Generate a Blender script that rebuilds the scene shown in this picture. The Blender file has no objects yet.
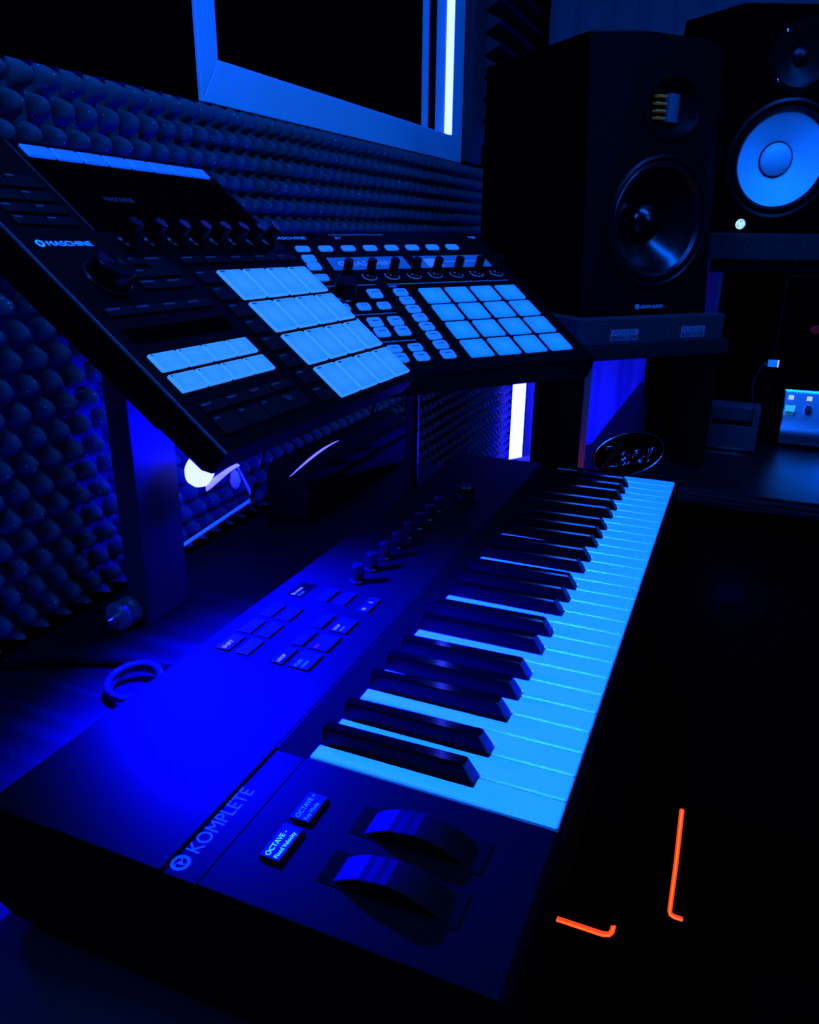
import bpy, math, random
from mathutils import Vector, Matrix
random.seed(7)
S = bpy.context.scene
COL = S.collection
PI = math.pi

# ------------------------------------------------------------------ materials
def newmat(name):
    m = bpy.data.materials.new(name); m.use_nodes = True
    nt = m.node_tree; b = nt.nodes['Principled BSDF']
    return m, nt, b

def mat(name, col, rough=0.5, metal=0.0, emit=None, es=0.0, noise=0.0, nscale=60.0, spec=0.5, bump=0.0, coat=0.0):
    m, nt, b = newmat(name)
    b.inputs['Base Color'].default_value = (*col, 1)
    b.inputs['Roughness'].default_value = rough
    b.inputs['Metallic'].default_value = metal
    b.inputs['Specular IOR Level'].default_value = spec
    b.inputs['Coat Weight'].default_value = coat
    if emit:
        b.inputs['Emission Color'].default_value = (*emit, 1)
        b.inputs['Emission Strength'].default_value = es
    if noise or bump:
        tc = nt.nodes.new('ShaderNodeTexCoord'); nz = nt.nodes.new('ShaderNodeTexNoise')
        nz.inputs['Scale'].default_value = nscale; nz.inputs['Detail'].default_value = 3
        nt.links.new(tc.outputs['Object'], nz.inputs['Vector'])
        if noise:
            mr = nt.nodes.new('ShaderNodeMix'); mr.data_type = 'RGBA'
            mr.inputs[6].default_value = (*[c*(1-noise) for c in col], 1)
            mr.inputs[7].default_value = (*[min(1, c*(1+noise)) for c in col], 1)
            nt.links.new(nz.outputs['Fac'], mr.inputs[0]); nt.links.new(mr.outputs[2], b.inputs['Base Color'])
        if bump:
            bp = nt.nodes.new('ShaderNodeBump'); bp.inputs['Strength'].default_value = bump
            bp.inputs['Distance'].default_value = 0.001
            nt.links.new(nz.outputs['Fac'], bp.inputs['Height']); nt.links.new(bp.outputs['Normal'], b.inputs['Normal'])
    return m

def pad_mat(name, edge, centre, s=1.0, radius=0.02):
    """silicone pad lit from below: LED hot spot in the middle"""
    m, nt, b = newmat(name)
    b.inputs['Base Color'].default_value = (0.05, 0.06, 0.08, 1); b.inputs['Roughness'].default_value = 0.6
    tc = nt.nodes.new('ShaderNodeTexCoord')
    ln = nt.nodes.new('ShaderNodeVectorMath'); ln.operation = 'LENGTH'
    nt.links.new(tc.outputs['Object'], ln.inputs[0])
    mr = nt.nodes.new('ShaderNodeMapRange'); mr.inputs['From Min'].default_value = 0; mr.inputs['From Max'].default_value = radius
    nt.links.new(ln.outputs['Value'], mr.inputs['Value'])
    nz = nt.nodes.new('ShaderNodeTexNoise'); nz.inputs['Scale'].default_value = 900
    nt.links.new(tc.outputs['Object'], nz.inputs['Vector'])
    ad = nt.nodes.new('ShaderNodeMath'); ad.operation = 'MULTIPLY_ADD'; ad.inputs[1].default_value = 0.35; ad.inputs[2].default_value = -0.17
    nt.links.new(nz.outputs['Fac'], ad.inputs[0])
    a2 = nt.nodes.new('ShaderNodeMath'); a2.operation = 'ADD'; a2.use_clamp = True
    nt.links.new(mr.outputs['Result'], a2.inputs[0]); nt.links.new(ad.outputs[0], a2.inputs[1])
    mx = nt.nodes.new('ShaderNodeMix'); mx.data_type = 'RGBA'
    mx.inputs[6].default_value = (*centre, 1); mx.inputs[7].default_value = (*edge, 1)
    nt.links.new(a2.outputs[0], mx.inputs[0]); nt.links.new(mx.outputs[2], b.inputs['Emission Color'])
    b.inputs['Emission Strength'].default_value = s
    return m

def foam_mat(name, col, speck=0.8, sscale=260.0, thr=0.13):
    m, nt, b = newmat(name)
    b.inputs['Roughness'].default_value = 1.0; b.inputs['Specular IOR Level'].default_value = 0.1
    tc = nt.nodes.new('ShaderNodeTexCoord')
    vo = nt.nodes.new('ShaderNodeTexVoronoi'); vo.inputs['Scale'].default_value = sscale
    nt.links.new(tc.outputs['Object'], vo.inputs['Vector'])
    lt = nt.nodes.new('ShaderNodeMath'); lt.operation = 'LESS_THAN'; lt.inputs[1].default_value = thr
    nt.links.new(vo.outputs['Distance'], lt.inputs[0])
    sx = nt.nodes.new('ShaderNodeSeparateColor'); nt.links.new(vo.outputs['Color'], sx.inputs[0])
    g = nt.nodes.new('ShaderNodeMath'); g.operation = 'GREATER_THAN'; g.inputs[1].default_value = 0.72
    nt.links.new(sx.outputs[0], g.inputs[0])
    mu = nt.nodes.new('ShaderNodeMath'); mu.operation = 'MULTIPLY'
    nt.links.new(lt.outputs[0], mu.inputs[0]); nt.links.new(g.outputs[0], mu.inputs[1])
    nz = nt.nodes.new('ShaderNodeTexNoise'); nz.inputs['Scale'].default_value = 700
    nt.links.new(tc.outputs['Object'], nz.inputs['Vector'])
    m1 = nt.nodes.new('ShaderNodeMix'); m1.data_type = 'RGBA'
    m1.inputs[6].default_value = (*[c*0.6 for c in col], 1); m1.inputs[7].default_value = (*[c*1.4 for c in col], 1)
    nt.links.new(nz.outputs['Fac'], m1.inputs[0])
    mx = nt.nodes.new('ShaderNodeMix'); mx.data_type = 'RGBA'; mx.inputs[7].default_value = (speck, speck, speck, 1)
    nt.links.new(m1.outputs[2], mx.inputs[6]); nt.links.new(mu.outputs[0], mx.inputs[0])
    nt.links.new(mx.outputs[2], b.inputs['Base Color'])
    return m

def wood_mat(name, c1, c2, rough=0.3):
    m, nt, b = newmat(name); b.inputs['Roughness'].default_value = rough; b.inputs['Specular IOR Level'].default_value = .18
    tc = nt.nodes.new('ShaderNodeTexCoord'); mp = nt.nodes.new('ShaderNodeMapping')
    mp.inputs['Scale'].default_value = (40, 2.0, 160)
    nt.links.new(tc.outputs['Object'], mp.inputs['Vector'])
    nz = nt.nodes.new('ShaderNodeTexNoise'); nz.inputs['Scale'].default_value = 2.2; nz.inputs['Detail'].default_value = 5
    nt.links.new(mp.outputs[0], nz.inputs['Vector'])
    rp = nt.nodes.new('ShaderNodeValToRGB'); rp.color_ramp.elements[0].position = .42; rp.color_ramp.elements[1].position = .62
    rp.color_ramp.elements[0].color = (*c1, 1); rp.color_ramp.elements[1].color = (*c2, 1)
    nt.links.new(nz.outputs['Fac'], rp.inputs[0]); nt.links.new(rp.outputs[0], b.inputs['Base Color'])
    bp = nt.nodes.new('ShaderNodeBump'); bp.inputs['Strength'].default_value = .25; bp.inputs['Distance'].default_value = .0006
    nt.links.new(nz.outputs['Fac'], bp.inputs['Height']); nt.links.new(bp.outputs[0], b.inputs['Normal'])
    return m

M = {}
M['kb_body']  = mat('keyboard_black_plastic', (0.0011, 0.0011, 0.0012), 0.55, spec=0.012, noise=0.12, nscale=900)
M['kb_btn']   = mat('keyboard_button_rubber', (0.0006, 0.0006, 0.0007), 0.5, spec=0.03)
M['gap']      = mat('dark_gap', (0.002, 0.002, 0.002), 0.9, spec=0.0)
M['white_key']= mat('white_key_plastic', (0.78, 0.78, 0.76), 0.18, spec=1.0)
M['black_key']= mat('black_key_gloss', (0.0004, 0.0004, 0.0005), 0.09, spec=0.22)
M['blk_side'] = mat('black_key_side', (0.0006, 0.0006, 0.0007), 0.35, spec=0.03)
M['blk_face'] = mat('black_key_front', (0.018, 0.018, 0.02), 0.4, spec=0.2, noise=.5, nscale=260)
M['unit']     = mat('controller_black_plastic', (0.0009, 0.0009, 0.0010), 0.45, spec=0.02, noise=.15, nscale=500)
M['unit_btn'] = mat('controller_dark_button', (0.0026, 0.0026, 0.0029), 0.5, spec=0.03)
M['edge_metal'] = mat('controller_edge_line', (0.10, 0.105, 0.11), 0.45, metal=0.5)
M['glass']    = mat('display_black_glass', (0.0003, 0.0003, 0.0004), 0.3, spec=0.0)
M['knob']     = mat('knob_black_rubber', (0.0004, 0.0004, 0.0005), 0.28, spec=0.10)
M['knob_top'] = mat('knob_cap', (0.0022, 0.0022, 0.0024), 0.25, spec=0.2)
M['knob_ring']= mat('knob_metal_ring', (0.5, 0.5, 0.52), 0.25, metal=1.0)
M['ink_white']= mat('white_ink', (0.40, 0.40, 0.40), 0.5)
M['ink_grey'] = mat('grey_ink', (0.035, 0.037, 0.04), 0.5)
M['ink_dark'] = mat('dark_legend_ink', (0.002, 0.004, 0.02), 0.6)
BL_E = (0.009, 0.195, 1.0); BL_C = (0.055, 0.290, 1.0)
M['pad']      = pad_mat('lit_pad_silicone', (0.008, 0.190, 1.0), (0.032, 0.250, 1.0), 1.0, .024)
M['pad_rim']  = mat('lit_pad_rim', (0.05, 0.06, 0.08), 0.5, emit=(0.035, 0.27, 1.0), es=1.0)
M['pad2']     = pad_mat('lit_square_pad_silicone', (0.002, 0.160, 1.0), (0.010, 0.220, 1.0), 1.0, .020)
M['btn_lit']  = mat('lit_button', (0.05, 0.06, 0.08), 0.5, emit=(0.010, 0.165, 0.95), es=0.85)
M['btn_lit_top'] = mat('lit_strip_button', (0.05, 0.06, 0.08), 0.5, emit=(0.003, 0.085, 0.90), es=0.95)
M['lcd']      = mat('lit_display', (0.01, 0.01, 0.01), 0.5, emit=(0.001, 0.055, 0.50), es=1.2, spec=0.0)
M['lcd_hi']   = mat('lit_display_text', (0.02, 0.02, 0.03), 0.3, emit=(0.03, 0.16, 1.0), es=1.0)
M['lcd_dim']  = mat('dim_display_text', (0.02, 0.02, 0.03), 0.3, emit=(0.0, 0.008, 0.03), es=1.0)
M['oled']     = mat('oled_text', (0.02, 0.02, 0.03), 0.3, emit=(0.03, 0.55, 1.0), es=1.6)
M['oled_dim'] = mat('oled_text_dim', (0.02, 0.02, 0.03), 0.3, emit=(0.01, 0.22, 0.9), es=0.8)
M['oled_w']   = mat('oled_white', (0.02, 0.02, 0.03), 0.3, emit=(0.22, 0.30, 1.0), es=1.1)
M['desk']     = wood_mat('desk_black_wood_grain', (0.0008, 0.0008, 0.001), (0.0022, 0.0022, 0.0025), 0.38)
M['desk_edge']= wood_mat('desk_edge_band', (0.002, 0.002, 0.0022), (0.016, 0.016, 0.018), 0.4)
M['board']    = mat('furniture_board_laminate', (0.007, 0.007, 0.0075), 0.5, spec=.05, noise=.1, nscale=80)
M['post'] = mat('stand_board_grey', (0.016, 0.016, 0.017), 0.5, spec=.05)
M['case'] = mat('case_black_leatherette', (0.0008, 0.0008, 0.0009), 0.6, spec=.03, bump=.3, nscale=400)
M['lit_edge'] = mat('board_lit_edge', (0.05, 0.045, 0.045), 0.5, spec=.1)  # paler than the boards so their front edges look lit
M['board_dk'] = mat('furniture_board_black', (0.0008, 0.0008, 0.001), 0.5, spec=.05)
M['metal_dk'] = mat('black_powder_coated_steel', (0.001, 0.001, 0.0012), 0.4, spec=.1)
M['foam']     = foam_mat('egg_crate_foam', (0.036, 0.036, 0.037), speck=.5)
M['foam_flat']= foam_mat('flat_foam', (0.022, 0.022, 0.024), speck=.3, sscale=220)
M['foam_pad'] = foam_mat('speaker_pad_foam', (0.015, 0.015, 0.016), speck=.3, sscale=420, thr=.16)
M['wall']     = mat('dark_painted_wall', (0.0003, 0.0003, 0.0004), 0.9, spec=.0, noise=.15, nscale=12)
M['floor']    = mat('dark_floor', (0.0003, 0.0003, 0.0003), 0.8, spec=.0, noise=.3, nscale=6)
M['ceiling']  = mat('dark_ceiling', (0.02, 0.02, 0.02), 0.9, spec=.1, noise=.1, nscale=9)
M['curtain']  = mat('curtain_cloth', (0.075, 0.075, 0.08), 0.95, spec=.1, noise=.2, nscale=30)
M['trim']     = mat('window_trim_white', (0.40, 0.40, 0.39), 0.4, spec=.3, noise=.04, nscale=20)
M['pane']     = mat('window_dark_glass', (0.0003, 0.0003, 0.0005), 0.3, spec=0.0)
M['spk_box']  = mat('speaker_vinyl', (0.0006, 0.0006, 0.0007), 0.6, spec=.0, bump=.2, nscale=700)
M['spk_front']= mat('speaker_baffle', (0.0015, 0.0015, 0.0016), 0.42, spec=.03)
M['cone_blk'] = mat('woofer_black_cone', (0.0012, 0.0012, 0.0014), 0.22, spec=.35)
M['surround'] = mat('woofer_rubber_surround', (0.002, 0.002, 0.0022), 0.32, spec=.2)
M['cone_wht'] = mat('woofer_white_cone', (0.80, 0.80, 0.80), 0.45, spec=.3)
M['cap_wht']  = mat('dust_cap_white', (0.62, 0.62, 0.62), 0.3, spec=.4)
M['gold']     = mat('gold_ribbon', (0.60, 0.38, 0.06), 0.3, metal=.8, emit=(0.30, 0.20, 0.01), es=.06)
M['ribbon']   = mat('tweeter_glossy_panel', (0.25, 0.26, 0.28), 0.25, metal=.7)
M['logo_lit'] = mat('lit_logo', (0.5, .5, .5), 0.4, emit=(0.45, 0.85, 1.0), es=1.2)
M['logo_ring']= mat('logo_dark', (0.02, 0.10, 0.25), 0.4)
M['label']    = mat('cloth_label', (0.16, 0.16, 0.17), 0.7)
M['silver']   = mat('brushed_aluminium', (0.40, 0.41, 0.42), 0.26, metal=1.0, noise=.05, nscale=200)
M['dock']     = mat('dock_plastic', (0.026, 0.026, 0.028), 0.45, spec=.1)
M['chrome']   = mat('chrome', (0.6, 0.6, 0.62), 0.12, metal=1.0)
M['cable']    = mat('black_cable', (0.0003, 0.0003, 0.0003), 0.6, spec=.01)
M['clamp'] = mat('clamp_knob_plastic', (0.06, 0.06, 0.065), 0.35, spec=.3)
M['clear']    = mat('translucent_cable', (0.012, 0.012, 0.013), 0.3, spec=.2)
M['led_tube'] = mat('blue_led_tube', (0.5, .5, .5), 0.4, emit=(1.0, 1.15, 55.0), es=1.0)
M['win_reflection'] = mat('window_reflection_glow', (0.5, .5, .5), 0.4, emit=(0.75, 1.1, 30.0), es=1.0)
M['led_bulb'] = mat('white_blue_led_bulb', (0.5, .5, .5), 0.4, emit=(0.80, 0.95, 24.0), es=1.0)
M['led_rib']  = mat('blue_led_ribbon', (0.35, .36, .40), 0.35, emit=(0.02, 0.03, 0.9), es=.5)
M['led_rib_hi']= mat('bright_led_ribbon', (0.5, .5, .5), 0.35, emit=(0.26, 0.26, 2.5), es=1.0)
M['rail']     = mat('foam_lit_edge_glow', (0.5, .5, .5), 0.35, emit=(0.004, 0.05, 0.85), es=.8)
M['red_led']  = mat('red_led_tube', (0.3, .02, .01), 0.4, emit=(1.0, 0.055, 0.006), es=1.1)
M['red_core'] = mat('red_led_core', (0.3, .02, .01), 0.4, emit=(1.6, 0.16, 0.02), es=1.3)
M['red_dim']  = mat('dim_red_glow', (0.3, .02, .01), 0.4, emit=(0.4, 0.003, 0.003), es=.5)
M['red_dim2'] = mat('screen_red_icon', (0.05, .0, .0), 0.4, emit=(0.022, 0.0005, 0.002), es=1.0)
M['usb']      = mat('usb_plug_lit', (0.3, .3, .3), 0.3, emit=(0.003, 0.13, 0.9), es=.7)
M['glint']    = mat('white_glint', (0.3, .3, .3), 0.3, emit=(0.45, 0.6, 1.2), es=.9)
M['glint_c']  = mat('indicator_cyan', (0.3, .3, .3), 0.3, emit=(0.02, 0.45, 0.9), es=.8)

# ------------------------------------------------------------------ mesh builder
class MB:
    def __init__(s): s.v = []; s.f = []; s.m = []
    def add(s, vs, fs, mi=0):
        o = len(s.v); s.v += [tuple(v) for v in vs]; s.f += [tuple(o+i for i in f) for f in fs]
        s.m += ([mi]*len(fs) if isinstance(mi, int) else list(mi)); return s
    def box(s, x0, x1, y0, y1, z0, z1, mi=0):
        return s.add([(x0,y0,z0),(x1,y0,z0),(x1,y1,z0),(x0,y1,z0),(x0,y0,z1),(x1,y0,z1),(x1,y1,z1),(x0,y1,z1)],
                     [(0,3,2,1),(4,5,6,7),(0,1,5,4),(1,2,6,5),(2,3,7,6),(3,0,4,7)], mi)
    def prism(s, poly, z0, z1, mi=0, mt=None):
        n = len(poly)
        vs = [(x,y,z0) for x,y in poly]+[(x,y,z1) for x,y in poly]
        fs = [tuple(range(n))[::-1], tuple(range(n,2*n))]+[(i,(i+1)%n,n+(i+1)%n,n+i) for i in range(n)]
        return s.add(vs, fs, [mi, mi if mt is None else mt]+[mi]*n)
    def profile_x(s, poly, x0, x1, mi=0):     # polygon in (y,z), swept along x
        n = len(poly)
        vs = [(x0,y,z) for y,z in poly]+[(x1,y,z) for y,z in poly]
        fs = [tuple(range(n)), tuple(range(n,2*n))[::-1]]+[(i,n+i,n+(i+1)%n,(i+1)%n) for i in range(n)]
        return s.add(vs, fs, mi)
    def profile_y(s, poly, y0, y1, mi=0):     # polygon in (x,z), swept along y
        n = len(poly)
        vs = [(x,y0,z) for x,z in poly]+[(x,y1,z) for x,z in poly]
        fs = [tuple(range(n))[::-1], tuple(range(n,2*n))]+[(i,(i+1)%n,n+(i+1)%n,n+i) for i in range(n)]
        return s.add(vs, fs, mi)
    def lathe(s, prof, c=(0,0,0), axis='z', seg=32, mi=0, sx=1.0, sy=1.0):
        n = len(prof); vs = []; fs = []; ms = []
        for j in range(seg):
            a = 2*PI*j/seg; ca, sa = math.cos(a)*sx, math.sin(a)*sy
            for r,h in prof:
                p = {'z':(r*ca, r*sa, h), 'y':(r*ca, h, r*sa), 'x':(h, r*ca, r*sa)}[axis]
                vs.append((c[0]+p[0], c[1]+p[1], c[2]+p[2]))
        for j in range(seg):
            k = (j+1)%seg
            for i in range(n-1):
                fs.append((j*n+i, k*n+i, k*n+i+1, j*n+i+1)); ms.append(mi if isinstance(mi,int) else mi[i])
        return s.add(vs, fs, ms)
    def tube(s, pts, r, seg=10, mi=0, closed=False):
        P = [Vector(p) for p in pts]; n = len(P); vs = []; fs = []
        up = Vector((0,0,1))
        for i,p in enumerate(P):
            t = (P[(i+1)%n]-P[i-1]) if closed else (P[min(i+1,n-1)]-P[max(i-1,0)])
            t.normalize()
            a = t.cross(up)
            if a.length < 1e-3: a = t.cross(Vector((1,0,0)))
            a.normalize(); b = t.cross(a)
            rr = r(i/(n-1)) if callable(r) else r
            for j in range(seg):
                q = p+(a*math.cos(2*PI*j/seg)+b*math.sin(2*PI*j/seg))*rr; vs.append(tuple(q))
        for i in range(n if closed else n-1):
            k = (i+1)%n
            for j in range(seg):
                l = (j+1)%seg; fs.append((i*seg+j, i*seg+l, k*seg+l, k*seg+j))
        if not closed: fs += [tuple(range(seg))[::-1], tuple((n-1)*seg+j for j in range(seg))]
        return s.add(vs, fs, mi)
    def xf(s, mtx):
        s.v = [tuple(mtx @ Vector(v)) for v in s.v]; return s
    def mesh(s, name, mats):
        me = bpy.data.meshes.new(name); me.from_pydata(s.v, [], s.f); me.update()
        for m in mats: me.materials.append(m)
        for p, i in zip(me.polygons, s.m): p.material_index = i
        import bmesh
        bm = bmesh.new(); bm.from_mesh(me); bmesh.ops.recalc_face_normals(bm, faces=bm.faces[:]); bm.to_mesh(me); bm.free()
        return me
    def build(s, name, mats, parent=None, loc=None, bevel=0.0, smooth=False, bseg=2):
        if not isinstance(mats, (list, tuple)): mats = [mats]
        o = bpy.data.objects.new(name, s.mesh(name, mats)); COL.objects.link(o)
        if parent: o.parent = parent
        if loc: o.location = loc
        if smooth:
            for p in o.data.polygons: p.use_smooth = True
            if smooth != 'all': o.data.set_sharp_from_angle(angle=math.radians(38))
        if bevel:
            b = o.modifiers.new('bevel', 'BEVEL'); b.width = bevel; b.segments = bseg; b.limit_method = 'ANGLE'; b.angle_limit = math.radians(35)
        return o

def empty(name, mtx=None, loc=None):
    e = bpy.data.objects.new(name, None); COL.objects.link(e); e.empty_display_size = .05
    if mtx is not None: e.matrix_world = mtx
    elif loc: e.location = loc
    return e
def tag(o, label, cat, group=None):
    o['label'] = label; o['category'] = cat
    if group: o['group'] = group
    return o
def struct(o): o['kind'] = 'structure'; return o
def copy(o, parent, loc):
    c = o.copy(); COL.objects.link(c); c.parent = parent; c.location = loc; return c

def cut(o, cutters):
    for cb in cutters:
        c = cb.build('cutter', M['gap']); c.parent = o.parent
        md = o.modifiers.new('cut', 'BOOLEAN'); md.operation = 'DIFFERENCE'; md.object = c; md.solver = 'EXACT'
        bpy.context.view_layer.update()
        dg = bpy.context.evaluated_depsgraph_get()
        bev = [m_ for m_ in o.modifiers if m_.type == 'BEVEL']
        for m_ in bev: m_.show_viewport = False
        dg.update(); me = bpy.data.meshes.new_from_object(o.evaluated_get(dg))
        for m_ in bev: m_.show_viewport = True
        o.modifiers.remove(md); o.data = me; bpy.data.objects.remove(c)

def text(name, body, size, m, parent, mtx, ext=0.0002, outline=0.0, align='LEFT', sx=1.0, spacing=1.0, shear=0.0):
    cu = bpy.data.curves.new(name, 'FONT'); cu.body = body; cu.size = size; cu.align_x = align
    cu.space_character = spacing; cu.shear = shear
    if outline: cu.fill_mode = 'NONE'; cu.bevel_depth = outline
    else: cu.extrude = ext
    t = bpy.data.objects.new(name, cu); COL.objects.link(t)
    dg = bpy.context.evaluated_depsgraph_get(); dg.update()
    me = bpy.data.meshes.new_from_object(t.evaluated_get(dg)); COL.objects.unlink(t); bpy.data.objects.remove(t)
    me.materials.clear(); me.materials.append(m); me.name = name
    for p in me.polygons: p.material_index = 0
    o = bpy.data.objects.new(name, me); COL.objects.link(o); o.parent = parent
    o.matrix_local = mtx @ Matrix.Diagonal((sx, 1, 1, 1))
    return o
def T(x, y, z): return Matrix.Translation((x, y, z))

def rim_pad(w, h, t, e=0.0012, r=0.0015):
    """rounded square pad centred on 0,0; slot 0 top, slot 1 rim, slot 2 legend"""
    b = MB()
    def ring(ww, hh, rr, z):
        o = []
        for cx, cy, a0 in ((ww-rr,hh-rr,0),(-(ww-rr),hh-rr,90),(-(ww-rr),-(hh-rr),180),(ww-rr,-(hh-rr),270)):
            for k in range(4):
                a = math.radians(a0+30*k); o.append((cx+rr*math.cos(a), cy+rr*math.sin(a), z))
        return o
    A = ring(w/2, h/2, r, -t); B = ring(w/2, h/2, r, -e*.55); D = ring(w/2-e, h/2-e, max(r-e*.5, .0004), 0)
    n = len(A); vs = A+B+D; fs = []; ms = []
    for i in range(n):
        j = (i+1)%n; fs.append((i,j,n+j,n+i)); ms.append(1)
        fs.append((n+i,n+j,2*n+j,2*n+i)); ms.append(1)
    fs.append(tuple(range(2*n,3*n))); ms.append(0); fs.append(tuple(range(n))[::-1]); ms.append(1)
    b.add(vs, fs, ms); return b

# ================================================================== THE ROOM
DZ = -0.084          # desk top
FZ = -0.82           # floor
b = MB().box(-1.6, 2.2, -2.4, 0.75, FZ-.05, FZ); struct(b.build('floor', M['floor']))
b = MB().box(-1.6, 2.2, -2.4, 0.75, 1.75, 1.80); struct(b.build('ceiling', M['ceiling']))
WY = 0.585           # face of the wall that carries the foam
wx0, wx1, wz0, wz1 = 0.517, 1.450, 0.448, 1.32
b = MB()
b.box(-1.6, wx0, WY, WY+.12, FZ, 1.75); b.box(wx1, 2.2, WY, WY+.12, FZ, 1.75)
b.box(wx0, wx1, WY, WY+.12, FZ, wz0); b.box(wx0, wx1, WY, WY+.12, wz1, 1.75)
struct(b.build('wall_left', M['wall']))
b = MB().box(2.08, 2.16, -2.4, WY, FZ, 1.75); struct(b.build('wall_back', M['wall']))
b = MB().box(-1.66, -1.6, -2.4, WY, FZ, 1.75); struct(b.build('wall_front', M['wall']))
b = MB().box(-1.6, 2.2, -2.46, -2.4, FZ, 1.75); struct(b.build('wall_right', M['wall']))

# window: splayed mitred trim, stepped jamb and dark pane
win = empty('window_1', loc=(0, 0, 0)); struct(win)
def trim_ring(ox0, ox1, oz0, oz1, ix0, ix1, iz0, iz1, yo, yi, back):
    b = MB()
    O = [(ox0,yo,oz0),(ox1,yo,oz0),(ox1,yo,oz1),(ox0,yo,oz1)]
    I = [(ix0,yi,iz0),(ix1,yi,iz0),(ix1,yi,iz1),(ix0,yi,iz1)]
    OB = [(x,back,z) for x,_,z in O]; IB = [(x,back,z) for x,_,z in I]
    for k in range(4):
        j = (k+1)%4
        b.add([O[k],O[j],I[j],I[k],OB[k],OB[j],IB[j],IB[k]],
              [(0,1,2,3),(4,7,6,5),(0,4,5,1),(3,2,6,7),(0,3,7,4),(1,5,6,2)])
    return b
ix0, ix1, iz0 = .557, 1.392, .4985
trim_ring(wx0, wx1, wz0, wz1, ix0, ix1, iz0, wz1-.05, .580, .5815, .602).build('window_frame', M['trim'], win, bevel=.0012)
trim_ring(ix0-.02, ix1+.02, iz0-.02, wz1-.03, ix0+.0005, ix1-.0005, iz0+.0005, wz1-.0505, .600, .601, .622).build('window_jamb', M['trim'], win, bevel=.001)
trim_ring(ix0-.02, ix1+.03, iz0-.02, wz1-.03, ix0-.004, ix1+.006, iz0-.004, wz1-.046, .622, .623, .640).build('window_groove', M['board_dk'], win)
trim_ring(ix0-.02, ix1+.03, iz0-.02, wz1-.03, ix0+.0005, ix1-.0005, iz0+.0005, wz1-.0505, .640, .641, .654).build('window_bead', M['trim'], win, bevel=.001)
MB().box(ix0-.02, ix1+.03, .656, .662, iz0-.02, wz1-.02).build('window_pane', M['pane'], win)
MB().box(ix0-.02, ix1+.03, .672, .690, iz0-.02, wz1-.02).build('window_blind', M['wall'], win)
wl = MB().box(ix1-.0016, ix1-.0002, .5830, .5990, iz0+.002, wz1-.052).build('window_reflection_bar', M['win_reflection'])  # glowing bar in place of the tube lamp's reflection in the pane
tag(wl, 'bright reflection of the tube lamp, built as a glowing bar in the window', 'glow strip')

# ---- egg crate foam on the left wall
def egg_foam(name, x0, x1, z0, z1, yb, px=.0295, qz=.0247, amp=.0150, step=.0042, zref=.432):
    nx = int((x1-x0)/step)+1; nz = int((z1-z0)/step)+1
    b = MB(); vs = []
    for j in range(nz):
        z = z0+(z1-z0)*j/(nz-1)
        for i in range(nx):
            x = x0+(x1-x0)*i/(nx-1)
            f = math.cos(2*PI*(x-.241)/px)*math.cos(PI*(z-zref)/qz)
            t_ = math.sqrt(max(0, 1-(1-max(0, f-.10)/.90)**1.6)) if f > .10 else 0
            vs.append((x, yb-.006-amp*(1.35*t_+.12*(1+f)/2), z))
    fs = [(j*nx+i, j*nx+i+1, (j+1)*nx+i+1, (j+1)*nx+i) for j in range(nz-1) for i in range(nx-1)]
    n0 = len(vs)
    # rim back to the wall
    border = [i for i in range(nx)]+[j*nx+nx-1 for j in range(1,nz)]+[(nz-1)*nx+i for i in range(nx-2,-1,-1)]+[j*nx for j in range(nz-2,0,-1)]
    for k in border: vs.append((vs[k][0], yb, vs[k][2]))
    L = len(border)
    for k in range(L):
        q = (k+1)%L; fs.append((border[k], n0+k, n0+q, border[q]))
    fs.append(tuple(n0+k for k in range(L)))
    b.add(vs, fs); o = b.build(name, M['foam']); 
    for p in o.data.polygons: p.use_smooth = len(p.vertices) == 4
    o.data.set_sharp_from_angle(angle=math.radians(60))
    return o
tag(egg_foam('acoustic_foam_panel', -.32, .98, DZ+.004, .446, WY-.001),
    'egg crate foam on the left wall behind the pad controllers', 'acoustic foam', 'wall foam panels')
tag(egg_foam('acoustic_foam_panel', .985, 1.93, -.60, .446, WY-.001),
    'egg crate foam at the far end of the wall, beside the glowing tube', 'acoustic foam')
b = MB().box(1.460, 1.545, WY-.022, WY-.001, .452, 1.40)
tag(b.build('foam_strip', M['foam_flat'], bevel=.003), 'narrow flat foam strip standing upright between window and speaker', 'acoustic foam')
# wedge foam, horizontal ridges
b = MB(); zz = .50; prof = []
while zz < 1.40:
    prof += [(WY-.012, zz), (WY-.055, zz+.022)]; zz += .044
prof += [(WY-.012, zz), (WY-.001, zz), (WY-.001, .50)]
b.profile_x(prof, 1.552, 1.90)
tag(b.build('wedge_foam_panel', M['foam_flat']), 'ridged wedge foam panel high in the far corner behind the black speaker', 'acoustic foam')

# curtain on the far wall
b = MB(); vs = []; n = 700
for k in range(n):
    y = .54-2.6*k/(n-1)
    x = 2.02+.0035*math.sin(y*2*PI/.075+1.1*math.sin(y*9))+.001*math.sin(y*2*PI/.031)
    vs += [(x, y, FZ+.02), (x-.004, y, .45), (x, y, 1.7)]
fs = []
for k in range(n-1):
    fs += [(3*k,3*k+3,3*k+4,3*k+1),(3*k+1,3*k+4,3*k+5,3*k+2)]
b.add(vs, fs); o = b.build('curtain', M['curtain'], smooth='all')
sm = o.modifiers.new('thick', 'SOLIDIFY'); sm.thickness = .003
tag(o, 'dark pleated curtain hanging across the far wall behind the speakers', 'curtain')

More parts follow.
